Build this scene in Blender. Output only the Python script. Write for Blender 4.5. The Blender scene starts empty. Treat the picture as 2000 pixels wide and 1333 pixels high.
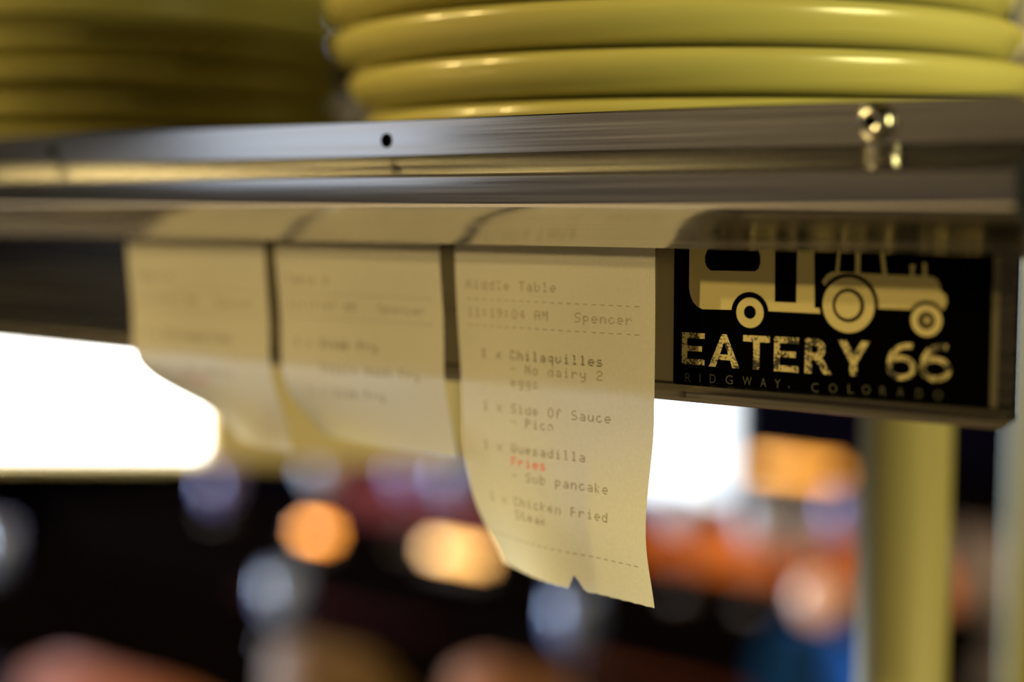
import bpy, math, random
from math import sin, cos, pi, radians
from mathutils import Vector

# ------------------------------------------------------------------ camera, light, exposure
sc = bpy.context.scene
COL = sc.collection
sc.view_settings.view_transform = 'Standard'
sc.view_settings.look = 'None'
sc.view_settings.exposure = 0.0
sc.view_settings.gamma = 1.0
sc.view_settings.use_curve_mapping = False

EYE = Vector((0, 0, 1.45))
cam = bpy.data.cameras.new('camera')
cam.sensor_width = 36.0
cam.lens = 54.0
cam.clip_start = 0.02
cam.dof.use_dof = True
cam.dof.focus_distance = 0.4577
cam.dof.aperture_fstop = 2.5
cam.dof.aperture_blades = 9
cam.dof.aperture_rotation = radians(12)
camo = bpy.data.objects.new('camera', cam)
COL.objects.link(camo)
camo.location = EYE
camo.rotation_euler = (radians(90) - math.atan(271.5 / 3000), 0, radians(36.65))
sc.camera = camo

world = bpy.data.worlds.new('world')
sc.world = world
world.use_nodes = True
world.node_tree.nodes['Background'].inputs[0].default_value = (1.0, 0.85, 0.6, 1)
world.node_tree.nodes['Background'].inputs[1].default_value = 0.008


def lamp(name, kind, loc, power, color, rot=(0, 0, 0), **kw):
    l = bpy.data.lights.new(name, kind)
    l.energy = power
    l.color = color
    for k, v in kw.items():
        setattr(l, k, v)
    o = bpy.data.objects.new(name, l)
    COL.objects.link(o)
    o.location = loc
    o.rotation_euler = rot
    return o


# two ceiling bulbs of the kitchen, behind the photographer's left shoulder
lamp('kitchen_bulb_light', 'POINT', (-2.12, -0.86, 2.47), 138, (1.0, 0.74, 0.285), shadow_soft_size=0.035)
lamp('kitchen_bulb_light', 'POINT', (-1.53, -1.14, 2.48), 138, (1.0, 0.74, 0.285), shadow_soft_size=0.035)
# yellow lamp at the right-hand end of the pass
lamp('pass_lamp_light', 'POINT', (0.40, 0.45, 1.53), 25, (1.0, 0.90, 0.38), shadow_soft_size=0.15)
# daylight from the kitchen and dining windows, then an added side fill
lamp('kitchen_daylight', 'AREA', (-3.12, -2.42, 1.73), 1.15, (0.66, 0.78, 1.0), (radians(90), 0, 0), shape='RECTANGLE', size=0.95, size_y=0.72)
lamp('dining_daylight', 'AREA', (-2.83, 4.40, 0.88), 5, (0.75, 0.86, 1.0), (radians(-90), 0, 0), shape='RECTANGLE', size=0.7, size_y=0.8)
lamp('side_fill_light', 'AREA', (-4.93, 1.75, 1.02), 470, (0.62, 0.78, 1.0), (0, radians(-90), 0), shape='RECTANGLE', size=0.6, size_y=1.7)  # added bluish fill that brightens the dining room glasses
# warm ceiling lamp of the dining room
lamp('dining_ceiling_light', 'AREA', (-1.9, 2.4, 2.7), 16, (1.0, 0.62, 0.30), (0, 0, 0), shape='DISK', size=0.5)


# ------------------------------------------------------------------ helpers
def tag(o, label=None, cat=None, group=None, kind=None):
    if label: o['label'] = label
    if cat: o['category'] = cat
    if group: o['group'] = group
    if kind: o['kind'] = kind
    return o


def empty(name, loc, label, cat, group=None, rz=0.0):
    o = bpy.data.objects.new(name, None)
    o.empty_display_size = 0.05
    COL.objects.link(o)
    o.location = loc
    o.rotation_euler = (0, 0, rz)
    return tag(o, label, cat, group)


class MB:
    """collects vertices and faces of one mesh"""

    def __init__(self):
        self.v, self.f, self.m, self.s = [], [], [], []

    def add(self, vs, fs, mat=0, smooth=False):
        n = len(self.v)
        self.v += [tuple(p) for p in vs]
        for f in fs:
            self.f.append([i + n for i in f])
            self.m.append(mat)
            self.s.append(smooth)
        return self

    def box(self, x0, x1, y0, y1, z0, z1, mat=0, ch=0.0):
        if ch <= 0:
            vs = [(x, y, z) for z in (z0, z1) for y in (y0, y1) for x in (x0, x1)]
            fs = [(0, 2, 3, 1), (4, 5, 7, 6), (0, 1, 5, 4), (2, 6, 7, 3), (0, 4, 6, 2), (1, 3, 7, 5)]
            return self.add(vs, fs, mat)
        c = ch
        ring = lambda d, z: [(x0 + c + d, y0 + d, z), (x1 - c - d, y0 + d, z), (x1 - d, y0 + c + d, z), (x1 - d, y1 - c - d, z),
                             (x1 - c - d, y1 - d, z), (x0 + c + d, y1 - d, z), (x0 + d, y1 - c - d, z), (x0 + d, y0 + c + d, z)]
        vs = ring(c * .6, z0) + ring(0, z0 + c) + ring(0, z1 - c) + ring(c * .6, z1)
        fs = [tuple(range(7, -1, -1)), tuple(range(24, 32))]
        for k in range(3):
            for i in range(8):
                j = (i + 1) % 8
                fs.append((k * 8 + i, k * 8 + j, k * 8 + 8 + j, k * 8 + 8 + i))
        return self.add(vs, fs, mat)

    def lathe(self, prof, c=(0, 0, 0), n=32, mat=0, axis='z', smooth=True):
        vs, fs = [], []
        for (r, h) in prof:
            for i in range(n):
                a = 2 * pi * i / n
                if axis == 'z': p = (r * cos(a), r * sin(a), h)
                elif axis == 'x': p = (h, r * cos(a), r * sin(a))
                else: p = (r * sin(a), h, r * cos(a))
                vs.append((p[0] + c[0], p[1] + c[1], p[2] + c[2]))
        for k in range(len(prof) - 1):
            for i in range(n):
                j = (i + 1) % n
                fs.append((k * n + i, k * n + j, k * n + n + j, k * n + n + i))
        if prof[0][0] > 1e-6: fs.append(tuple(range(n - 1, -1, -1)))
        if prof[-1][0] > 1e-6: fs.append(tuple(range((len(prof) - 1) * n, len(prof) * n)))
        return self.add(vs, fs, mat, smooth)

    def tube(self, pts, r, n=12, mat=0):
        pts = [Vector(p) for p in pts]
        vs, fs = [], []
        for k, p in enumerate(pts):
            d = (pts[min(k + 1, len(pts) - 1)] - pts[max(k - 1, 0)]).normalized()
            up = Vector((0, 0, 1)) if abs(d.z) < .9 else Vector((1, 0, 0))
            a = d.cross(up).normalized()
            b = a.cross(d)
            rr = r[k] if isinstance(r, (list, tuple)) else r
            for i in range(n):
                t = 2 * pi * i / n
                vs.append(p + a * (rr * cos(t)) + b * (rr * sin(t)))
        for k in range(len(pts) - 1):
            for i in range(n):
                j = (i + 1) % n
                fs.append((k * n + i, k * n + j, k * n + n + j, k * n + n + i))
        fs.append(tuple(range(n - 1, -1, -1)))
        fs.append(tuple(range((len(pts) - 1) * n, len(pts) * n)))
        return self.add(vs, fs, mat, True)

    def extrude_x(self, rings, mat=0, smooth=False):
        """rings: [(x, [(y, z), ...]), ...] all of the same length"""
        n = len(rings[0][1])
        vs, fs = [], []
        for x, pr in rings:
            vs += [(x, y, z) for y, z in pr]
        for k in range(len(rings) - 1):
            for i in range(n):
                j = (i + 1) % n
                fs.append((k * n + i, k * n + j, k * n + n + j, k * n + n + i))
        fs.append(tuple(range(n)))
        fs.append(tuple(range(len(rings) * n - 1, (len(rings) - 1) * n - 1, -1)))
        return self.add(vs, fs, mat, smooth)

    def build(self, name, mats, parent=None, fix=True, link=True):
        me = bpy.data.meshes.new(name)
        me.from_pydata(self.v, [], self.f)
        for m in (mats if isinstance(mats, (list, tuple)) else [mats]):
            me.materials.append(m)
        me.polygons.foreach_set('material_index', self.m)
        me.polygons.foreach_set('use_smooth', self.s)
        me.validate()
        if fix:
            import bmesh
            bm = bmesh.new()
            bm.from_mesh(me)
            bmesh.ops.remove_doubles(bm, verts=bm.verts, dist=1e-7)
            bmesh.ops.recalc_face_normals(bm, faces=bm.faces)
            bm.to_mesh(me)
            bm.free()
        me.update()
        o = bpy.data.objects.new(name, me)
        if link:
            COL.objects.link(o)
        if parent is not None:
            o.parent = parent
        return o


def copy_tree(o, parent=None):
    c = o.copy()
    COL.objects.link(c)
    if parent is not None:
        c.parent = parent
    for ch in list(o.children):
        copy_tree(ch, c)
    return c


# ------------------------------------------------------------------ materials
def mat(name, color, rough=0.5, metal=0.0, spec=0.5, coat=0.0, emit=None, estr=0.0, noise=None, trans=0.0):
    m = bpy.data.materials.new(name)
    m.use_nodes = True
    nt = m.node_tree
    b = nt.nodes['Principled BSDF']
    b.inputs['Base Color'].default_value = (*color, 1)
    b.inputs['Roughness'].default_value = rough
    b.inputs['Metallic'].default_value = metal
    b.inputs['Specular IOR Level'].default_value = spec
    b.inputs['Coat Weight'].default_value = coat
    b.inputs['Coat Roughness'].default_value = 0.08
    b.inputs['Transmission Weight'].default_value = trans
    if emit:
        b.inputs['Emission Color'].default_value = (*emit, 1)
        b.inputs['Emission Strength'].default_value = estr
    if noise:                      # (scale vector, amount on colour, amount on roughness)
        sv, ac, ar = noise
        tc = nt.nodes.new('ShaderNodeTexCoord')
        mp = nt.nodes.new('ShaderNodeMapping')
        mp.inputs['Scale'].default_value = sv
        nz = nt.nodes.new('ShaderNodeTexNoise')
        nz.inputs['Scale'].default_value = 1.0
        nz.inputs['Detail'].default_value = 6.0
        nt.links.new(tc.outputs['Object'], mp.inputs['Vector'])
        nt.links.new(mp.outputs['Vector'], nz.inputs['Vector'])
        if ac:
            r = nt.nodes.new('ShaderNodeMapRange')
            r.inputs['From Min'].default_value = 0.3
            r.inputs['From Max'].default_value = 0.7
            r.inputs['To Min'].default_value = 1 - ac
            r.inputs['To Max'].default_value = 1 + ac * .4
            mx = nt.nodes.new('ShaderNodeVectorMath')
            mx.operation = 'SCALE'
            mx.inputs[0].default_value = color
            nt.links.new(nz.outputs['Fac'], r.inputs['Value'])
            nt.links.new(r.outputs[0], mx.inputs['Scale'])
            nt.links.new(mx.outputs[0], b.inputs['Base Color'])
        if ar:
            r = nt.nodes.new('ShaderNodeMapRange')
            r.inputs['From Min'].default_value = 0.3
            r.inputs['From Max'].default_value = 0.7
            r.inputs['To Min'].default_value = max(0.03, rough - ar)
            r.inputs['To Max'].default_value = rough + ar
            nt.links.new(nz.outputs['Fac'], r.inputs['Value'])
            nt.links.new(r.outputs[0], b.inputs['Roughness'])
    return m


def paper_mat():
    m = bpy.data.materials.new('ticket_paper')
    m.use_nodes = True
    nt = m.node_tree
    nt.nodes.clear()
    out = nt.nodes.new('ShaderNodeOutputMaterial')
    d = nt.nodes.new('ShaderNodeBsdfDiffuse')
    t = nt.nodes.new('ShaderNodeBsdfTranslucent')
    mx = nt.nodes.new('ShaderNodeMixShader')
    mx.inputs[0].default_value = 0.52
    tc = nt.nodes.new('ShaderNodeTexCoord')
    nz = nt.nodes.new('ShaderNodeTexNoise')
    nz.inputs['Scale'].default_value = 900
    nz.inputs['Detail'].default_value = 3
    cr = nt.nodes.new('ShaderNodeValToRGB')
    cr.color_ramp.elements[0].color = (0.74, 0.71, 0.64, 1)
    cr.color_ramp.elements[1].color = (0.86, 0.83, 0.76, 1)
    nt.links.new(tc.outputs['Object'], nz.inputs['Vector'])
    nt.links.new(nz.outputs['Fac'], cr.inputs[0])
    nt.links.new(cr.outputs[0], d.inputs[0])
    nt.links.new(cr.outputs[0], t.inputs[0])
    nt.links.new(d.outputs[0], mx.inputs[1])
    nt.links.new(t.outputs[0], mx.inputs[2])
    nt.links.new(mx.outputs[0], out.inputs[0])
    return m


def print_mat(name, color, wear):
    """printed cream colour with worn speckles through which the black shows"""
    m = mat(name, color, 0.55, spec=0.3)
    nt = m.node_tree
    b = nt.nodes['Principled BSDF']
    tc = nt.nodes.new('ShaderNodeTexCoord')
    nz = nt.nodes.new('ShaderNodeTexNoise')
    nz.inputs['Scale'].default_value = 1500
    nz.inputs['Detail'].default_value = 4
    nz2 = nt.nodes.new('ShaderNodeTexNoise')
    nz2.inputs['Scale'].default_value = 220
    ad = nt.nodes.new('ShaderNodeMath')
    ad.operation = 'ADD'
    cr = nt.nodes.new('ShaderNodeValToRGB')
    cr.color_ramp.elements[0].position = wear
    cr.color_ramp.elements[1].position = wear + 0.06
    cr.color_ramp.elements[0].color = (0.02, 0.018, 0.012, 1)
    cr.color_ramp.elements[1].color = (*color, 1)
    hl = nt.nodes.new('ShaderNodeMath')
    hl.operation = 'MULTIPLY'
    hl.inputs[1].default_value = 0.5
    nt.links.new(tc.outputs['Object'], nz.inputs['Vector'])
    nt.links.new(tc.outputs['Object'], nz2.inputs['Vector'])
    nt.links.new(nz.outputs['Fac'], ad.inputs[0])
    nt.links.new(nz2.outputs['Fac'], ad.inputs[1])
    nt.links.new(ad.outputs[0], hl.inputs[0])
    nt.links.new(hl.outputs[0], cr.inputs[0])
    nt.links.new(cr.outputs[0], b.inputs['Base Color'])
    return m


def floor_mat():
    """pale kitchen tiles on this side of the pass, dark boards in the dining room"""
    m = mat('floor_tiles_and_boards', (0.03, 0.02, 0.016), 0.8, spec=0.0)
    nt = m.node_tree
    b = nt.nodes['Principled BSDF']
    tc = nt.nodes.new('ShaderNodeTexCoord')
    sp = nt.nodes.new('ShaderNodeSeparateXYZ')
    gt = nt.nodes.new('ShaderNodeMath')
    gt.operation = 'GREATER_THAN'
    gt.inputs[1].default_value = 0.75
    br = nt.nodes.new('ShaderNodeTexBrick')
    br.inputs['Scale'].default_value = 3.0
    br.inputs['Color1'].default_value = (0.46, 0.37, 0.25, 1)
    br.inputs['Color2'].default_value = (0.42, 0.33, 0.22, 1)
    br.inputs['Mortar'].default_value = (0.15, 0.12, 0.09, 1)
    br.inputs['Row Height'].default_value = 0.5
    mx = nt.nodes.new('ShaderNodeMixRGB')
    mx.inputs[2].default_value = (0.006, 0.004, 0.004, 1)
    nt.links.new(tc.outputs['Object'], sp.inputs[0])
    nt.links.new(sp.outputs[1], gt.inputs[0])
    nt.links.new(tc.outputs['Object'], br.inputs['Vector'])
    nt.links.new(gt.outputs[0], mx.inputs[0])
    nt.links.new(br.outputs[0], mx.inputs[1])
    nt.links.new(mx.outputs[0], b.inputs['Base Color'])
    return m


M = dict(
    alu=mat('brushed_aluminium', (0.76, 0.75, 0.73), 0.15, 1.0, noise=((8, 500, 900), 0.10, 0.06)),
    panel=mat('dark_steel_panel', (0.17, 0.155, 0.13), 0.24, 1.0, noise=((6, 400, 700), 0.12, 0.08)),
    steel=mat('stainless_steel', (0.32, 0.30, 0.26), 0.24, 1.0, noise=((6, 400, 700), 0.12, 0.08)),
    post=mat('satin_steel_tube', (0.26, 0.215, 0.090), 0.55, 0.12, noise=((300, 300, 8), 0.08, 0.05)),
    chrome=mat('polished_screw', (0.58, 0.56, 0.50), 0.20, 1.0),
    hole=mat('black_screw_hole', (0.006, 0.006, 0.006), 0.8, spec=0.1),
    glaze=mat('ivory_glaze', (0.36, 0.325, 0.108), 0.27, spec=0.36, coat=0.25),
    paper=paper_mat(),
    ink=mat('black_ticket_ink', (0.13, 0.115, 0.08), 0.8, spec=0.1),
    ink_pale=mat('faded_ticket_ink', (0.30, 0.27, 0.20), 0.8, spec=0.1),
    red=mat('red_ticket_ink', (0.80, 0.075, 0.02), 0.8, spec=0.1),
    vinyl=mat('black_vinyl', (0.0008, 0.0008, 0.0008), 0.7, spec=0.0),
    clear=mat('clear_sticker_margin', (0.16, 0.14, 0.09), 0.35, 0.6),
    cream=print_mat('cream_print', (0.46, 0.39, 0.175), 0.20),
    worn=print_mat('worn_cream_print', (0.46, 0.39, 0.175), 0.46),
    grey=mat('grey_print', (0.07, 0.065, 0.045), 0.6, spec=0.2),
    brown=mat('brown_print', (0.06, 0.045, 0.015), 0.6, spec=0.2),
    floor=floor_mat(),
    navy=mat('dark_navy_wall', (0.0018, 0.0012, 0.0025), 0.9, spec=0.0, noise=((2, 2, 2), 0.2, 0.0)),
    kwall=mat('kitchen_wall', (0.028, 0.021, 0.013), 0.7, spec=0.2, noise=((2, 2, 2), 0.2, 0.0)),
    yellow=mat('yellow_painted_pillar', (0.34, 0.28, 0.03), 0.5, noise=((4, 4, 4), 0.1, 0.0)),
    sky=mat('bright_window_glass', (0.1, 0.1, 0.1), 0.1, emit=(0.90, 0.96, 1.0), estr=3.0),
    sky_k=mat('kitchen_window_glass', (0.1, 0.1, 0.1), 0.1, emit=(0.70, 0.80, 1.0), estr=0.25),
    frame=mat('dark_window_frame', (0.02, 0.02, 0.03), 0.5),
    diffuser=mat('lit_white_diffuser', (0.8, 0.8, 0.75), 0.5, emit=(1.0, 0.97, 0.93), estr=9.0),
    gold_glow=mat('painted_gold_glow', (0.5, 0.38, 0.15), 0.5, emit=(1.0, 0.72, 0.24), estr=0.20),  # gold emission imitates the strip's light fading towards its right end
    fixture=mat('cream_enamelled_fixture', (0.72, 0.60, 0.30), 0.45, noise=((5, 5, 5), 0.05, 0.0)),
    dark_metal=mat('blackened_metal', (0.02, 0.018, 0.016), 0.5, 0.6),
    wood=mat('dark_walnut_wood', (0.0030, 0.0018, 0.0014), 0.9, spec=0.0, noise=((2, 30, 30), 0.4, 0.1)),
    brown_wood=mat('brown_oak_wood', (0.20, 0.11, 0.045), 0.5, noise=((3, 40, 40), 0.4, 0.1)),
    red_seat=mat('red_brown_upholstery', (0.10, 0.008, 0.004), 0.8, spec=0.1, noise=((8, 8, 8), 0.2, 0.0)),
    orange_seat=mat('orange_brown_upholstery', (0.60, 0.13, 0.012), 0.8, spec=0.1, noise=((8, 8, 8), 0.2, 0.0)),
    blue_seat=mat('blue_upholstery', (0.02, 0.12, 0.45), 0.8, spec=0.1, noise=((8, 8, 8), 0.2, 0.0)),
    copper_wood=mat('reddish_oak_wood', (0.42, 0.18, 0.09), 0.6, spec=0.2, noise=((3, 40, 40), 0.25, 0.1)),
    pink_wood=mat('pinkish_beech_wood', (0.36, 0.13, 0.09), 0.7, spec=0.2, noise=((3, 40, 40), 0.25, 0.1)),
    amber=mat('glowing_amber_glass', (0.9, 0.5, 0.1), 0.3, emit=(1.0, 0.34, 0.045), estr=9),
    amber_hot=mat('glowing_golden_glass', (0.9, 0.6, 0.2), 0.3, emit=(1.0, 0.50, 0.14), estr=5.8),
    amber_soft=mat('glowing_orange_glass', (0.9, 0.5, 0.1), 0.3, emit=(1.0, 0.37, 0.050), estr=4.2),
    peach=mat('glowing_peach_glass', (0.9, 0.6, 0.4), 0.3, emit=(1.0, 0.45, 0.24), estr=0.6),
    frost=mat('frosted_glass', (0.42, 0.53, 1.0), 0.25, spec=0.6, trans=0.15),
    pale=mat('pale_frosted_glass', (0.80, 0.84, 1.0), 0.3, spec=0.6, trans=0.1),
    stem=mat('brown_glass_stem', (0.10, 0.065, 0.03), 0.4, spec=0.3),
    lilac=mat('lilac_frosted_glass', (0.40, 0.34, 0.75), 0.3, spec=0.6, trans=0.15),
    bluelite=mat('lit_pale_blue_glass', (0.6, 0.75, 0.95), 0.3, emit=(0.35, 0.50, 0.95), estr=1.2),
)

# ------------------------------------------------------------------ the setting
X0, X1, Y0, Y1, H = -5.0, 1.3, -2.5, 4.5, 2.85


def struct(name, mb, m):
    return tag(mb.build(name, m), kind='structure')


struct('floor', MB().box(X0 - .1, X1 + .1, Y0 - .1, Y1 + .1, -0.1, 0), M['floor'])
struct('ceiling', MB().box(X0 - .1, X1 + .1, Y0 - .1, Y1 + .1, H, H + .1), M['navy'])
# back wall of the dining room with a real opening for the window
wx0, wx1, wz0, wz1 = -3.20, -2.43, 0.44, 1.30
b = MB()
b.box(X0, wx0, Y1, Y1 + .1, 0, H); b.box(wx1, X1, Y1, Y1 + .1, 0, H)
b.box(wx0, wx1, Y1, Y1 + .1, 0, wz0); b.box(wx0, wx1, Y1, Y1 + .1, wz1, H)
struct('wall_back', b, M['navy'])
ly0, ly1, lz0, lz1 = 0.85, 2.65, 0.66, 1.38  # opening for the added side window
b = MB()
b.box(X0 - .1, X0, Y0, ly0, 0, H); b.box(X0 - .1, X0, ly1, Y1, 0, H)
b.box(X0 - .1, X0, ly0, ly1, 0, lz0); b.box(X0 - .1, X0, ly0, ly1, lz1, H)
struct('wall_left', b, M['navy'])
kx0, kx1, kz0, kz1 = -3.66, -2.58, 1.30, 2.25
b = MB()
b.box(X0, kx0, Y0 - .1, Y0, 0, H); b.box(kx1, X1, Y0 - .1, Y0, 0, H)
b.box(kx0, kx1, Y0 - .1, Y0, 0, kz0); b.box(kx0, kx1, Y0 - .1, Y0, kz1, H)
struct('wall_front', b, M['kwall'])
struct('wall_right', MB().box(X1, X1 + .1, Y0, Y1, 0, H), M['kwall'])


def window(name, x0, x1, z0, z1, y, pane_m, d):
    w = MB()
    t = .022
    ya, yb = sorted((y, y + d))
    w.box(x0, x1, ya, yb, z0, z0 + t); w.box(x0, x1, ya, yb, z1 - t, z1)
    w.box(x0, x0 + t, ya, yb, z0 + t, z1 - t); w.box(x1 - t, x1, ya, yb, z0 + t, z1 - t)
    o = struct(name, w, M['frame'])
    p = MB().box(x0 + t, x1 - t, y + d * .45, y + d * .6, z0 + t, z1 - t) if d > 0 else MB().box(x0 + t, x1 - t, y + d * .6, y + d * .45, z0 + t, z1 - t)
    p.build('pane', pane_m, o)


window('window_1', wx0, wx1, wz0, wz1, Y1, M['sky'], .08)
window('window_2', kx0, kx1, kz0, kz1, Y0, M['sky_k'], -.08)
w = MB()
for q in ((ly0, ly0 + .035, lz0, lz1), (ly1 - .035, ly1, lz0, lz1), (ly0 + .035, ly1 - .035, lz0, lz0 + .035), (ly0 + .035, ly1 - .035, lz1 - .035, lz1)):
    w.box(X0 - .08, X0, *q)
w3 = struct('added_window', w, M['frame'])  # unseen window, added around the bluish side fill
MB().box(X0 - .05, X0 - .04, ly0 + .035, ly1 - .035, lz0 + .035, lz1 - .035).build('pane', M['sky_k'], w3)
# yellow painted pillar at the right end of the pass
struct('trim_1', MB().box(-0.316, -0.06, 0.94, 1.10, 0, H, ch=.004), M['yellow'])

# ------------------------------------------------------------------ the pass shelf
shelf = empty('pass_shelf', (-0.65, 0.60, 0), 'stainless steel kitchen pass shelf carrying the plates, its dark front panel behind the tickets', 'shelf')
sx, sy = -0.65, 0.60
XE = -0.1235                      # right end of shelf and rail
XL = -1.35


def off(mb, dx=-sx, dy=-sy):
    mb.v = [(x + dx, y + dy, z) for x, y, z in mb.v]
    return mb


deck = MB().box(XL, XE - .012, .4018, .760, 1.457, 1.460)
deck.box(XL, XE - .012, .757, .760, 1.425, 1.457)
deck.box(XL, XE - .012, .757, .760, 1.460, 1.520)  # unseen back upstand, added to keep window glare off the plates
off(deck).build('deck', M['steel'], shelf)
# front panel with a rolled lip along its lower edge
zb = 1.3905
prof = [(.4000, 1.4770), (.4000, zb + .0055), (.3985, zb + .0048), (.3970, zb + .0030), (.3968, zb + .0012), (.3978, zb), (.4000, zb - .0005),
        (.4022, zb + .0004), (.4030, zb + .002), (.4018, zb + .0045), (.4016, 1.4770)]
fp = MB().extrude_x([(XL, prof), (XE - .0140, prof), (XE - .0100, [(y, max(z, zb + .002)) for y, z in prof])])
off(fp).build('front_panel', M['panel'], shelf)
for lx, ly in ((-0.250, 0.615), (-1.20, 0.615)):
    l = MB().lathe([(.019, .004), (.019, 1.4568)], (lx, ly, 0), 32)
    l.lathe([(.045, 0), (.045, .004), (.024, .008), (.019, .03)], (lx, ly, 0), 32)
    off(l).build('leg', M['post'], shelf)

# ------------------------------------------------------------------ the ticket rail
rail = empty('ticket_rail', (-0.65, 0.39, 1.44), 'long aluminium ticket rail screwed along the front edge of the shelf', 'ticket rail')


def rprof(top):
    return [(.3995, top), (.3784, top), (.3780, top - .0004), (.3780, 1.4650), (.3774, 1.4643), (.3755, 1.4630), (.3684, 1.4594), (.3670, 1.4587),
            (.3664, 1.4576), (.3664, 1.4506), (.3666, 1.4495), (.3674, 1.4485), (.3692, 1.4473), (.3732, 1.4449), (.3782, 1.4420), (.3830, 1.4389), (.3855, 1.4371),
            (.3862, 1.4366), (.3868, 1.4371), (.3830, 1.4412), (.3800, 1.4450), (.3800, 1.4500), (.3875, 1.4520), (.3995, 1.4520)]


off(MB().extrude_x([(XL, rprof(1.4763)), (XE - .0045, rprof(1.4763)), (XE - .002, rprof(1.4756)), (XE - .0006, rprof(1.4741)), (XE, rprof(1.4714))], 0, True), .65, -.39).build('rail_body', M['alu'], rail)
rail.children[0].data.set_sharp_from_angle(angle=radians(16))
for v in rail.children[0].data.vertices:
    v.co.z -= 1.44
sx_ = 0.0
# round-head screw with a hex socket
s = MB()
s.lathe([(.0050, .0), (.0050, -.0006), (.0047, -.0018), (.0040, -.0028), (.0030, -.0034), (.0021, -.0036), (.0019, -.0034)], (0, 0, 0), 32, 0, 'y')
s.lathe([(.0019, -.0034), (.0018, -.0020), (0.00001, -.0016)], (0, 0, 0), 6, 1, 'y', False)
so = s.build('screw', [M['chrome'], M['hole']], rail, fix=False)
so.location = (-0.1637 + .65, .378 - .39, 1.4707 - 1.44)
tag(so, 'shiny round-head screw near the right end')
for hx, hz, r in ((-0.3319, 1.4699, .0019), (-0.5044, 1.4696, .0022)):
    h = MB()
    h.lathe([(r * 1.25, .0), (r * 1.22, -.00025), (r, -.0003)], (0, 0, 0), 24, 0, 'y')
    h.lathe([(r, -.0003), (r * .6, -.0002), (0.00001, -.0001)], (0, 0, 0), 24, 1, 'y')
    ho = h.build('screw_hole', [M['hole'], M['hole']], rail, fix=False)
    ho.location = (hx + .65, .378 - .39, hz - 1.44)

# ------------------------------------------------------------------ order tickets
FONT = {
    'A': '01110 10001 10001 11111 10001 10001 10001', 'C': '01110 10001 10000 10000 10000 10001 01110', 'F': '11111 10000 10000 11110 10000 10000 10000',
    'H': '10001 10001 10001 11111 10001 10001 10001', 'M': '10001 11011 10101 10101 10001 10001 10001', 'N': '10001 11001 10101 10101 10011 10001 10001', 'O': '01110 10001 10001 10001 10001 10001 01110',
    'P': '11110 10001 10001 11110 10000 10000 10000', 'Q': '01110 10001 10001 10001 10101 10010 01101', 'S': '01111 10000 10000 01110 00001 00001 11110',
    'T': '11111 00100 00100 00100 00100 00100 00100', 'V': '10001 10001 10001 10001 10001 01010 00100',
    'a': '00000 00000 01110 00001 01111 10001 01111', 'b': '10000 10000 10110 11001 10001 10001 11110', 'c': '00000 00000 01110 10000 10000 10001 01110',
    'd': '00001 00001 01101 10011 10001 10001 01111', 'e': '00000 00000 01110 10001 11111 10000 01110', 'f': '00110 01001 01000 11100 01000 01000 01000',
    'g': '00000 00000 01111 10001 10001 01111 00001 00001 01110', 'h': '10000 10000 10110 11001 10001 10001 10001', 'i': '00100 00000 01100 00100 00100 00100 01110',
    'k': '10000 10000 10010 10100 11000 10100 10010', 'l': '01100 00100 00100 00100 00100 00100 01110', 'n': '00000 00000 10110 11001 10001 10001 10001',
    'o': '00000 00000 01110 10001 10001 10001 01110', 'p': '00000 00000 11110 10001 10001 11110 10000 10000 10000', 'q': '00000 00000 01111 10001 10001 01111 00001 00001 00001',
    'r': '00000 00000 10110 11001 10000 10000 10000', 's': '00000 00000 01110 10000 01110 00001 11110', 't': '01000 01000 11100 01000 01000 01001 00110',
    'u': '00000 00000 10001 10001 10001 10011 01101', 'x': '00000 00000 10001 01010 00100 01010 10001', 'y': '00000 00000 10001 10001 10001 01111 00001 00001 01110',
    '0': '01110 10001 10001 10001 10001 10001 01110', '1': '00100 01100 00100 00100 00100 00100 01110', '2': '01110 10001 00001 00110 01000 10000 11111',
    '4': '00010 00110 01010 10010 11111 00010 00010', '8': '01110 10001 10001 01110 10001 10001 01110', '9': '01110 10001 10001 01111 00001 00010 01100',
    '7': '11111 00001 00010 00100 00100 01000 01000', ':': '00000 01100 01100 00000 01100 01100 00000', '-': '00000 00000 00000 11111 00000 00000 00000',
    '=': '00000 00000 00000 11110 00000 00000 00000',
}
ADV, DX, DZ = .00305, .00042, .00043
YT = .389


def sstep(t):
    t = max(0.0, min(1.0, t))
    return t * t * (3 - 2 * t)


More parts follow.
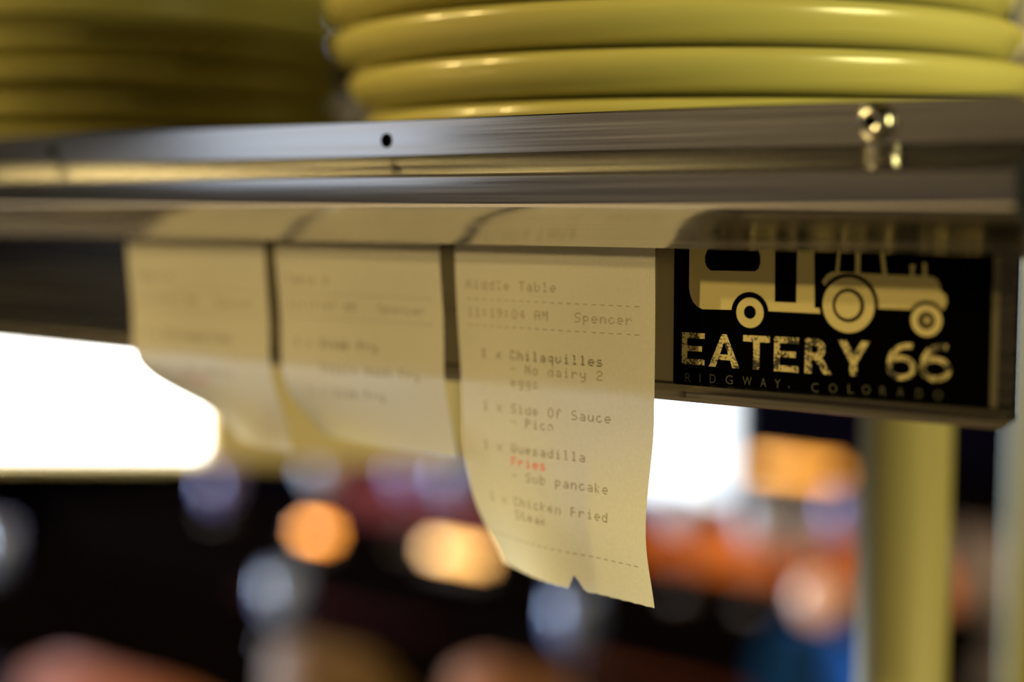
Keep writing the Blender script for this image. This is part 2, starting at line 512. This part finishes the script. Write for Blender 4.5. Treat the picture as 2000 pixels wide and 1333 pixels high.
class Ticket:
    def __init__(self, left, width, ztop, length, uc, crease, phi, back, seed, swing=lambda v: 0.0):
        self.l, self.w, self.z, self.len = left, width, ztop, length
        self.uc, self.cr, self.phi, self.back = uc, crease, phi, back
        self.seed = seed
        self.swing = swing

    def P(self, u, v):
        """point of the sheet u metres from its left edge and v metres below the rail lip"""
        ph = self.phi(v)
        by = self.back(u / self.w, v)
        sw = self.swing(v)
        if u > self.uc and sw:
            by -= math.tan(sw) * (u - self.uc)
        wav = .00035 * sin(u * 95 + self.seed) * sstep(v / .02)
        if u >= self.uc or ph == 0:
            return Vector((self.l + u, YT + by + wav, self.z - v))
        t = self.uc - u
        n = 8
        x = y = 0.0
        for i in range(n):
            s = (i + .5) / n * t
            a = ph * sstep(s / self.cr)
            x += cos(a) * t / n
            y += sin(a) * t / n
        return Vector((self.l + self.uc - x, YT + by + y + wav, self.z - v))

    def N(self, u, v):
        e = .0004
        n = (self.P(u + e, v) - self.P(u - e, v)).cross(self.P(u, v + e) - self.P(u, v - e))
        n.normalize()
        return n if n.y < 0 else -n

    def build(self, lines, label, notch=None):
        nu, nv = 48, 72
        mb = MB()
        vs, fs = [], []
        top = -.007
        for j in range(nv + 1):
            for i in range(nu + 1):
                u = self.w * i / nu
                v = top + (self.len - top) * j / nv
                if notch and j >= nv - 4:
                    d = abs(u - notch[0])
                    if d < notch[1]:
                        lim = self.len - notch[2] * (1 - d / notch[1])
                        v = min(v, lim - (nv - j) * .0004)
                # a very slightly torn lower edge
                if j == nv:
                    v += .00012 * sin(u * 2600 + self.seed) * (0 if notch and abs(u - notch[0]) < notch[1] else 1)
                vs.append(self.P(u, v))
        for j in range(nv):
            for i in range(nu):
                a = j * (nu + 1) + i
                fs.append((a, a + 1, a + nu + 2, a + nu + 1))
        mb.add(vs, fs, 0, True)
        rnd = random.Random(self.seed)
        for (text, u0, v0, m) in lines:
            for k, ch in enumerate(text):
                if ch == ' ':
                    continue
                rows = FONT[ch].split()
                for r, row in enumerate(rows):
                    for c, bit in enumerate(row):
                        if bit == '0' or rnd.random() < .03:
                            continue
                        u = u0 + k * ADV + c * DX + rnd.uniform(-1, 1) * .00002
                        v = v0 + (r - 3) * DZ + rnd.uniform(-1, 1) * .00002
                        if not (0.0006 < u < self.w - .0006):
                            continue
                        nrm = self.N(u, v)
                        a, hz = DX * .54, DZ * .46
                        if ch in '-=':
                            hz = DZ * .36
                        q = [self.P(u + sx_ * a, v + sz_ * hz) + nrm * .00006 for sx_, sz_ in ((-1, -1), (1, -1), (1, 1), (-1, 1))]
                        mb.add(q, [(0, 1, 2, 3)], m)
        org = Vector((self.l + self.w / 2, YT, self.z))
        mb.v = [(x - org.x, y - org.y, z - org.z) for x, y, z in mb.v]
        o = mb.build('order_ticket', [M['paper'], M['ink'], M['red'], M['ink_pale']], fix=False)
        o.location = org
        return tag(o, label, 'ticket', 'order tickets hanging from the rail')


DASH = '=' * 22
t3 = Ticket(-.3126, .0758, 1.4366, .1088, .0528, .042,
            lambda v: radians(27) * sstep((v - .060) / .060) + radians(3) * sstep((v - .01) / .05),
            lambda f, v: -.0005 * sstep((v - .03) / .05) + .0060 * sstep((v - .085) / .03) + .002 * (1 - f) * sstep(v / .06), 1,
            swing=lambda v: radians(9.5) * sstep((v - .052) / .030))
t3.build([
    ('Middle Table', .0047, .0130, 3), (DASH, .0047, .0177, 3),
    ('11:19:04 AM   Spencer', .0047, .0219, 3), (DASH, .0047, .0262, 3),
    ('1 x Chilaquilles', .0096, .0351, 1), ('    - No dairy 2', .0096, .0394, 3), ('    eggs', .0096, .0437, 3),
    ('1 x Side Of Sauce', .0096, .0523, 3), ('    - Pico', .0096, .0566, 3),
    ('1 x Quesadilla', .0096, .0651, 3), ('    Fries', .0096, .0694, 2), ('    - Sub pancake', .0096, .0740, 3),
    ('1 x Chicken Fried', .0096, .0826, 3), ('    Steak', .0096, .0870, 3), (DASH, .0060, .0962, 3)],
    'sharp paper order ticket headed Middle Table, longest of the three, with one word in red', notch=(.0445, .0034, .0054))
t2 = Ticket(-.3946, .0756, 1.4358, .0715, .0730, .060,
            lambda v: radians(24) * sstep((v - .048) / .036),
            lambda f, v: .002 * sstep(v / .03) + .008 * sstep((v - .040) / .040), 2)
t2.build([
    ('Table 8', .0047, .0130, 3), (DASH, .0047, .0177, 3), ('11:17:07 AM   Spencer', .0047, .0219, 3), (DASH, .0047, .0262, 3),
    ('1 x Steak Fry', .0075, .0351, 1), ('    Veggie Hash Fry', .0075, .0437, 3), ('1 x Side Fry', .0120, .0523, 3)],
    'blurred middle order ticket, hanging between the other two tickets')
t1 = Ticket(-.4756, .0756, 1.4350, .0770, .0756, .050,
            lambda v: radians(43) * sstep((v - .045) / .040),
            lambda f, v: .002 * sstep(v / .03) + .011 * sstep((v - .040) / .040), 3)
t1.build([
    ('Table 4', .0047, .0130, 3), (DASH, .0047, .0177, 3), ('11:14:02 AM   Spencer', .0047, .0219, 3), (DASH, .0047, .0262, 3),
    ('1 x Chilaquilles', .0075, .0351, 1), ('    - No dairy', .0120, .0480, 3), ('    Fries', .0120, .0523, 2)],
    'most blurred order ticket, leftmost on the rail, its lower left corner curling away')

# ------------------------------------------------------------------ the sticker on the front panel
ART = {
    'body': [[6.38, 46.39], [6.43, 31.13], [6.85, 28.87], [7.91, 26.76], [9.42, 25.46], [11.16, 24.8], [20.69, 25.03], [32.79, 25.15], [50.24, 25.19], [50.21, 26.69], [47.36, 26.73], [46.79, 46.92]],
    'window': [[13.67, 43.58], [12.41, 42.27], [11.8, 40.58], [11.82, 38.89], [12.48, 37.39], [13.77, 36.42], [28.46, 36.59], [29.48, 37.38], [30.07, 39.04], [29.97, 41.23], [29.27, 42.86], [28.34, 43.83]],
    'door': [[34.73, 42.96], [34.87, 27.97], [41.63, 27.96], [41.65, 43.09]],
    'doorgap': [[46.97, 46.93], [47.48, 26.74], [50.21, 26.69], [49.81, 46.96]],
    'arch': [26.86, 24.45, 6.08],
    'wheel': [26.93, 24.46, 4.47],
    'hub': [26.92, 24.62, 1.94],
    'tbody': [[50.26, 33.11], [49.42, 34.26], [50.89, 36.23], [52.48, 37.13], [68.5, 36.72], [80.92, 36.67], [82.94, 36.01], [83.88, 34.31], [84.19, 32.68], [85.53, 31.61], [85.94, 29.95], [85.15, 27.88], [83.28, 27.13], [75.53, 27.42], [65.68, 27.33], [57.64, 27.9]],
    'tarch': [57.64, 27.9, 8.88],
    'tw': [57.64, 27.9, 7.77],
    'tr': [57.64, 27.85, 4.76],
    'td': [57.53, 27.84, 3.76],
    'farch': [80.37, 24.7, 5.33],
    'fw': [80.37, 24.65, 4.36],
    'fr': [80.37, 24.65, 2.51],
    'fd': [80.37, 24.65, 1.74],
    'fh': [80.58, 24.71, 0.72],
    'p1': [[53.52, 36.94], [54.6, 36.97], [55.14, 47.03], [54.4, 47.02]],
    'p2': [[59.48, 36.84], [60.95, 36.72], [60.72, 47.11], [59.38, 47.09]],
    'p3': [[67.51, 36.59], [68.83, 36.53], [67.56, 44.08], [66.83, 47.19], [66.17, 47.18]],
    'e1': [[75.47, 36.61], [76.54, 36.64], [76.5, 38.08], [76.79, 39.73], [75.18, 39.49], [75.53, 38.26]],
    'e2': [[79.0, 36.61], [80.17, 36.64], [79.87, 40.22], [79.01, 40.4]],
    'rail': [[52.48, 37.13], [60.44, 37.02], [60.44, 36.71], [52.49, 36.49]],
}
LETTERS = [["E", 4.17, 12.02, 8.02, 17.66], ["A", 13.38, 23.7, 7.87, 17.73], ["T", 24.8, 33.51, 7.95, 17.86], ["E", 34.86, 42.71, 7.9, 17.94], ["R", 44.59, 53.19, 7.95, 17.96], ["Y", 54.65, 64.27, 8.17, 18.02], ["6", 69.2, 77.79, 7.84, 18.22], ["6", 78.71, 87.56, 8.01, 18.48]]
SMALL = [["R", 6.43, 4.0, 2.64], ["I", 10.52, 4.11, 2.62], ["D", 14.83, 4.24, 2.6], ["G", 20.36, 4.33, 2.6], ["W", 26.31, 4.36, 2.56], ["A", 31.55, 4.28, 2.54], ["Y", 36.12, 4.27, 2.52], [",", 39.75, 3.43, 2.52], ["C", 47.91, 4.02, 2.5], ["O", 53.44, 4.2, 2.48], ["L", 58.88, 4.38, 2.46], ["O", 63.4, 4.5, 2.44], ["R", 68.42, 4.55, 2.42], ["A", 73.36, 4.6, 2.42], ["D", 78.78, 4.59, 2.38], ["O", 84.12, 4.57, 2.38]]

SO = Vector((-0.2379, 0.39995, 1.3934))
st = empty('shop_sticker', SO, 'black shop sticker with a cream camper trailer and tractor, stuck on the steel panel', 'sticker')


def flat(mb, pts, layer, m=0):
    y = -.00012 - .00003 * layer
    mb.add([(p[0] / 1000, y, p[1] / 1000) for p in pts], [tuple(range(len(pts)))], m)


def disc(mb, c, layer, m=0, n=40):
    flat(mb, [(c[0] + c[2] * cos(2 * pi * i / n), c[1] + c[2] * sin(2 * pi * i / n)) for i in range(n)], layer, m)


b = MB().box(-.0046, .1002, -.00008, 0, -.0016, .0478)
bo = b.build('clear_margin', M['clear'], st)
tag(bo, 'clear greyish margin of the sticker')
b = MB().box(.0012, .0983, -.00012, -.00008, .0012, .0476)
b.build('backing', M['vinyl'], st)
cm = MB()
flat(cm, ART['body'], 1); flat(cm, ART['window'], 2, 1); flat(cm, ART['door'], 2, 1)
disc(cm, ART['arch'], 3, 1); disc(cm, ART['wheel'], 4); disc(cm, ART['hub'], 5, 1)
cm.build('camper_emblem', [M['cream'], M['vinyl']], st, fix=False)
tm = MB()
for k in ('p1', 'p2', 'p3', 'e1', 'e2', 'rail'): flat(tm, ART[k], 1)
flat(tm, ART['tbody'], 2)
disc(tm, ART['tarch'], 4, 1); disc(tm, ART['tw'], 5); disc(tm, ART['tr'], 6, 1); disc(tm, ART['td'], 7)
disc(tm, ART['farch'], 4, 1); disc(tm, ART['fw'], 5); disc(tm, ART['fr'], 6, 2); disc(tm, ART['fd'], 7, 2); disc(tm, ART['fh'], 8)
tm.build('tractor_emblem', [M['cream'], M['vinyl'], M['brown']], st, fix=False)


def glyph(ch, bold):
    """outline faces of one character of the built-in font"""
    cu = bpy.data.curves.new('glyph', 'FONT')
    cu.body = ch
    cu.offset = bold
    cu.resolution_u = 6
    o = bpy.data.objects.new('glyph', cu)
    COL.objects.link(o)
    dg = bpy.context.evaluated_depsgraph_get()
    dg.update()
    me = bpy.data.meshes.new_from_object(o.evaluated_get(dg))
    vs = [(v.co.x, v.co.y) for v in me.vertices]
    fs = [tuple(p.vertices) for p in me.polygons]
    bpy.data.objects.remove(o)
    bpy.data.curves.remove(cu)
    bpy.data.meshes.remove(me)
    return vs, fs


def put(mb, ch, x0, x1, z0, z1, layer, bold):
    vs, fs = glyph(ch, bold)
    ax, bx = min(v[0] for v in vs), max(v[0] for v in vs)
    az, bz = min(v[1] for v in vs), max(v[1] for v in vs)
    y = -.00012 - .00003 * layer
    mb.add([((x0 + (v[0] - ax) / (bx - ax) * (x1 - x0)) / 1000, y, (z0 + (v[1] - az) / (bz - az) * (z1 - z0)) / 1000) for v in vs], fs)


BAR = {  # block capitals drawn as strokes, each in a unit box
    'E': [[(0, 0), (.24, 0), (.24, 1), (0, 1)], [(.2, 0), (1, 0), (1, .18), (.2, .18)], [(.2, .42), (.88, .42), (.88, .59), (.2, .59)], [(.2, .82), (1, .82), (1, 1), (.2, 1)]],
    'T': [[(0, .81), (1, .81), (1, 1), (0, 1)], [(.38, 0), (.62, 0), (.62, .85), (.38, .85)]],
    'Y': [[(0, 1), (.27, 1), (.62, .42), (.5, .30), (.38, .38)], [(1, 1), (.74, 1), (.38, .42), (.5, .30), (.62, .38)], [(.385, 0), (.615, 0), (.615, .42), (.385, .42)]],
    'A': [[(0, 0), (.23, 0), (.58, 1), (.42, 1)], [(1, 0), (.77, 0), (.42, 1), (.58, 1)], [(.2, .22), (.8, .22), (.75, .39), (.25, .39)]],
}


def six(mb, x0, x1, z0, z1, layer):
    """the numeral 6 as one round bowl and one bent stem"""
    w, h = x1 - x0, z1 - z0
    t = .185 * w
    n = 36
    rx, rz = w / 2, h * .335
    cx, cz = x0 + rx, z0 + rz
    y = -.00012 - .00003 * layer
    vs, fs = [], []
    for i in range(n):
        a_ = 2 * pi * i / n
        vs.append(((cx + rx * cos(a_)) / 1000, y, (cz + rz * sin(a_)) / 1000))
        vs.append(((cx + (rx - t) * cos(a_)) / 1000, y, (cz + (rz - t) * sin(a_)) / 1000))
    for i in range(n):
        j = (i + 1) % n
        fs.append((2 * i, 2 * j, 2 * j + 1, 2 * i + 1))
    mb.add(vs, fs)
    out_ = [(0, .36), (.01, .48), (.05, .62), (.13, .76), (.26, .88), (.44, .96), (.64, 1.0), (.86, 1.0)]
    inn = [(.205, .36), (.21, .47), (.25, .58), (.32, .68), (.41, .765), (.53, .825), (.69, .85), (.86, .85)]
    vs = [((x0 + p[0] * w) / 1000, y - .00001, (z0 + p[1] * h) / 1000) for p in out_ + inn]
    mb.add(vs, [(i, i + 1, 9 + i, 8 + i) for i in range(7)])


tb = MB()
for i, (ch, x0, x1, z0, z1) in enumerate(LETTERS):
    if ch in BAR:
        for q, poly in enumerate(BAR[ch]):
            flat(tb, [(x0 + px * (x1 - x0), z0 + pz * (z1 - z0)) for px, pz in poly], 1 + q * .2)
    elif ch == '6':
        six(tb, x0, x1, z0, z1, 1)
    else:
        put(tb, ch, x0, x1, z0, z1, 1, .03)
tb.build('shop_name_lettering', M['worn'], st, fix=False)
ts = MB()
for ch, cx, cz, h in SMALL:
    wdt = h * {'I': .07, ',': .14, 'W': 1.15, 'O': .95, 'G': .9, 'C': .85}.get(ch, .72)
    if ch == ',':
        put(ts, ch, cx - wdt / 2, cx + wdt / 2, cz - h * .15, cz + h * .15, 1, -.012)
    else:
        put(ts, ch, cx - wdt / 2, cx + wdt / 2, cz - h / 2, cz + h / 2, 1, -.012)
ts.build('place_lettering', M['grey'], st, fix=False)

# ------------------------------------------------------------------ plates
PR = [(0, .0090), (.080, .0090), (.0815, .0062), (.083, .0), (.0860, .0), (.0880, .0055), (.100, .0082), (.1205, .0090), (.1255, .0096), (.1292, .0113), (.1320, .0140),
      (.1338, .0170), (.1346, .0196), (.1343, .0216), (.1328, .0229), (.1300, .0235), (.1262, .0233), (.1220, .0224), (.1150, .0195), (.1020, .0165), (.0880, .0155), (0, .0155)]
PITCH = .0157
zs = 1.460


def plate_mesh():
    p = MB()
    p.lathe([(max(r, .00001), h) for r, h in PR], (0, 0, 0), 128)
    return p


proto = None
right = [(.004, 'bottom plate of the right stack, mostly hidden behind the rail'), (0, 'second plate from the bottom of the right stack, nearest the rail screw'),
         (-.006, 'third plate from the bottom of the right stack of yellowish plates'), (-.009, 'fourth plate up in the right stack, cut off by the top of the picture'),
         (-.008, 'highest plate of the right stack, at the very top edge of the picture')]
left = ['bottom plate of the blurred left stack, just above the rail', 'second plate from the bottom of the blurred left stack', 'third plate up in the blurred left stack',
        'fourth plate up in the blurred left stack', 'fifth plate up in the blurred left stack', 'sixth and topmost visible plate of the blurred left stack']


def place_plate(x, y, z, label, group):
    global proto
    if proto is None:
        proto = plate_mesh().build('dinner_plate', M['glaze'])
        o = proto
    else:
        o = proto.copy()
        COL.objects.link(o)
    o.location = (x, y, z)
    return tag(o, label, 'plate', group)


for k, (dx, lb) in enumerate(right):
    place_plate(-.317 + dx * .8, .5425 + dx * .6 + (.003 if k == 0 else 0), zs + k * PITCH, lb, 'plates in the right stack')
rj = random.Random(5)
for k, lb in enumerate(left):
    place_plate(-.694 + rj.uniform(-1, 1) * .003, .548 + (.004 if k % 2 else 0) + rj.uniform(0, 1) * .001, zs + k * PITCH, lb, 'plates in the left stack')

# ------------------------------------------------------------------ fluorescent strip light hanging beyond the pass
a = Vector((-1.095, .667)); c = Vector((-.737, .93))
dirv = (c - a).normalized()
cen = (a + c) / 2
ang = math.atan2(dirv.y, dirv.x)
L = (c - a).length
fl = empty('strip_light', (cen.x, cen.y, 1.245), 'long cream strip light glowing white at its left end, below the rail', 'light', rz=ang)
hb = MB().box(-L / 2, L / 2, 0, .06, 0, .13, ch=.006)
hb.build('housing', M['fixture'], fl)
hb = MB().box(-L / 2 + .005, .016, -.010, 0, .012, .125, ch=.004)
tag(hb.build('diffuser', M['diffuser'], fl), 'glowing white diffuser')
hb = MB().box(.019, L / 2 - .005, -.010, 0, .004, .125, ch=.004)  # separate section added so its glow stands in for the fading lamp light
tag(hb.build('diffuser', M['gold_glow'], fl), 'right end of the strip, its golden light painted as a dim glow')
for hx in (-.12, .10):
    MB().tube([(hx, .03, .128), (hx, .03, H - 1.245)], .004).build('hanger_rod', M['dark_metal'], fl)


# ------------------------------------------------------------------ dining room beyond the pass
def table(name, x0, x1, y0, y1, z, m, label, cat='table'):
    cx, cy = (x0 + x1) / 2, (y0 + y1) / 2
    t = empty(name, (cx, cy, 0), label, cat)
    w, d = (x1 - x0) / 2, (y1 - y0) / 2
    MB().box(-w, w, -d, d, z - .035, z, ch=.006).build('tabletop', m, t)
    MB().box(-w + .06, w - .06, -d + .05, d - .05, z - .10, z - .035).build('apron', m, t)
    for ax in (-w + .07, w - .07):
        for ay in (-d + .06, d - .06):
            MB().tube([(ax, ay, 0), (ax, ay, z - .06)], [.02, .03], 10).build('leg', m, t)
    return t


def chair(x, y, rz, top, m_back, m_wood, label, w=.42):
    t = empty('dining_chair', (x, y, 0), label, 'chair', 'dining room chairs', rz)
    MB().box(-w / 2, w / 2, -.20, .20, .40, .45, ch=.012).build('seat', m_back, t)
    bk = MB()
    n = 12
    vs, fs = [], []
    z0 = .50
    for i in range(n + 1):
        f = i / n * 2 - 1
        px = f * (w / 2)
        py = .19 - .03 * f * f
        zt = top - .05 * f ** 4
        vs += [(px, py - .018, z0), (px, py - .018, zt), (px, py + .018, zt), (px, py + .018, z0)]
    for i in range(n):
        for k in range(4):
            fs.append((i * 4 + k, i * 4 + (k + 1) % 4, i * 4 + 4 + (k + 1) % 4, i * 4 + 4 + k))
    fs += [(0, 1, 2, 3), (n * 4 + 3, n * 4 + 2, n * 4 + 1, n * 4)]
    bk.add(vs, fs, 0, True).build('backrest', m_back, t).data.set_sharp_from_angle(angle=radians(40))
    for ax in (-w / 2 + .03, w / 2 - .03):
        MB().tube([(ax, -.17, 0), (ax, -.17, .40)], [.013, .018], 10).build('leg', m_wood, t)
        MB().tube([(ax, .16, 0), (ax, .165, .40), (ax, .165, .56)], [.013, .018, .016], 10).build('leg', m_wood, t)
    return t


def goblet(x, y, z0, zc, m, label, r=.034, group='glasses on the far table'):
    """stemmed glass standing at z0 whose bowl is centred on height zc"""
    t = empty('drinking_glass', (x, y, z0), label, 'glass', group)
    h = zc - z0
    b0, b1 = h - .042, h + .042
    bowl = MB().lathe([(.004, b0), (r * .6, b0 + .010), (r * .95, b0 + .030), (r, b0 + .05), (r * .90, b1), (r * .86, b1), (r * .94, b0 + .05), (r * .88, b0 + .032), (r * .5, b0 + .014), (.00001, b0 + .008)], n=28)
    bowl.build('bowl', m, t)
    if b0 > .012:
        MB().lathe([(.004, .004), (.0035, b0 + .002)], n=12).build('stem', M['stem'], t)
        MB().lathe([(.030, 0), (.030, .002), (.006, .006), (.004, .008)], n=24).build('foot', M['stem'], t)
    return t


def tumbler(x, y, z0, h, r, m, label, group=None):
    t = tag(MB().lathe([(r * .82, 0), (r, h), (r * .93, h), (r * .76, .008), (.00001, .008)], n=28).build('drinking_glass', m), label, 'glass', group)
    t.location = (x, y, z0)
    return t


def bar_lamp(x0, x1, y, z0, zc, r, m, label):
    cx = (x0 + x1) / 2
    t = empty('table_lamp', (cx, y, z0), label, 'lamp', 'amber lamps in the dining room')
    h = zc - z0
    hl = (x1 - x0) / 2
    MB().box(-hl - .01, hl + .01, -.02, .02, 0, .010, ch=.003).build('base', M['dark_metal'], t)
    for s_ in (-1, 1):
        MB().box(s_ * (hl + .006) - .004, s_ * (hl + .006) + .004, -.008, .008, .009, h + r, ch=.002).build('end_bracket', M['dark_metal'], t)
    MB().lathe([(r * .6, -hl), (r, -hl + .004), (r, hl - .004), (r * .6, hl)], (0, 0, h), 20, 0, 'x').build('glowing_tube', m, t)
    return t


Z1, Z2 = .75, .70
table('communal_table', -2.9, -.55, 1.50, 1.88, Z1, M['wood'], 'long dark wooden table nearest the pass, at the bottom of the picture')
table('dining_table', -3.12, -.90, 2.28, 2.72, Z2, M['wood'], 'long dark wooden table further back, under the row of amber lamps')
sb = empty('sideboard', (-1.95, 4.25, 0), 'low dark sideboard against the back wall, right of the bright window', 'sideboard')
MB().box(-.20, .75, -.20, .22, .06, .60, ch=.006).build('body', M['wood'], sb)
MB().box(-.23, .77, -.23, .22, .60, .63, ch=.005).build('top', M['wood'], sb)
for dx in (-.04, .275, .59):
    dr = MB().box(dx - .14, dx + .14, -.212, -.20, .10, .56, ch=.003).build('door', M['brown_wood'], sb)
    MB().lathe([(.004, -.226), (.010, -.222), (.010, -.216), (.005, -.212)], (dx + .10, 0, .36), 12, 0, 'y').build('knob', M['dark_metal'], dr)

bar_lamp(-2.355, -2.275, 2.40, Z2, .7305, .011, M['amber'], 'small amber lamp glowing left of the middle, below the middle ticket')
bar_lamp(-1.995, -1.845, 2.40, Z2, .7385, .011, M['amber_hot'], 'bright golden lamp glowing beside the lower left edge of the longest ticket')
bar_lamp(-2.155, -1.875, 4.12, .63, .660, .014, M['amber_soft'], 'long orange lamp glowing to the right of the bright window')
pl = empty('globe_lamp', (-.797, 1.70, Z1), 'peach globe lamp glowing at lower right beside the steel post', 'lamp')
MB().lathe([(.045, 0), (.045, .008), (.010, .014), (.007, .020), (.007, .185), (.016, .190)], n=24).build('stand', M['dark_metal'], pl)
gz = .967 - Z1
MB().lathe([(.012, gz - .028)] + [(.030 * cos(radians(a_)), gz + .030 * sin(radians(a_))) for a_ in range(-65, 90, 15)] + [(.00001, gz + .030)], n=28).build('globe', M['peach'], pl)

goblet(-2.394, 2.50, Z2, .850, M['pale'], 'pale blue-white glass below the lower corner of the leftmost ticket')
goblet(-2.158, 2.52, Z2, .858, M['lilac'], 'lilac glass between the lower corner of the leftmost ticket and the longest ticket')
goblet(-2.015, 2.50, Z2, .862, M['frost'], 'white glass peeking out at the left edge of the longest ticket', r=.030)
goblet(-1.454, 2.50, Z2, .865, M['pale'], 'greyish lilac glass below the bright window')
goblet(-1.297, 2.50, Z2, .865, M['pale'], 'grey-white glass below the orange lamp')
goblet(-1.126, 2.50, Z2, .895, M['lilac'], 'dim lilac glass close to the left side of the steel post')
goblet(-2.734, 2.50, Z2, .765, M['lilac'], 'dim purple glass left of the small amber lamp', r=.03)
goblet(-1.156, 1.70, Z1, .879, M['frost'], 'blue-white glass directly below the notch of the longest ticket', group='glasses on the near table')
goblet(-1.717, 1.70, Z1, .823, M['frost'], 'grey-white glass at lower left, below the small amber lamp', r=.032, group='glasses on the near table')
tumbler(-2.48, 1.70, Z1, .09, .033, M['frost'], 'pale glass cut off by the left edge of the picture', 'glasses on the near table')

chair(-2.56, 2.86, 0, .725, M['red_seat'], M['wood'], 'dark red chair back behind the lamps, left of the longest ticket', .62)
chair(-1.71, 2.86, 0, .715, M['orange_seat'], M['wood'], 'orange-red chair back just right of the longest ticket')
chair(-1.30, 2.86, 0, .725, M['orange_seat'], M['wood'], 'orange-brown chair back just left of the steel post', .38)
chair(-1.045, 2.06, 0, .765, M['blue_seat'], M['wood'], 'blue chair back at the bottom right, beside the steel post', .20)
chair(-1.60, 1.46, pi, .83, M['pink_wood'], M['pink_wood'], 'pinkish wooden chair back cut off by the bottom left corner', .44)
chair(-1.235, 1.47, pi, .93, M['brown_wood'], M['wood'], 'brown wooden chair back at the bottom edge, below the grey-white glass', .20)
chair(-0.965, 1.47, pi, .955, M['copper_wood'], M['wood'], 'reddish brown chair back at the bottom edge, below the golden lamp', .18)
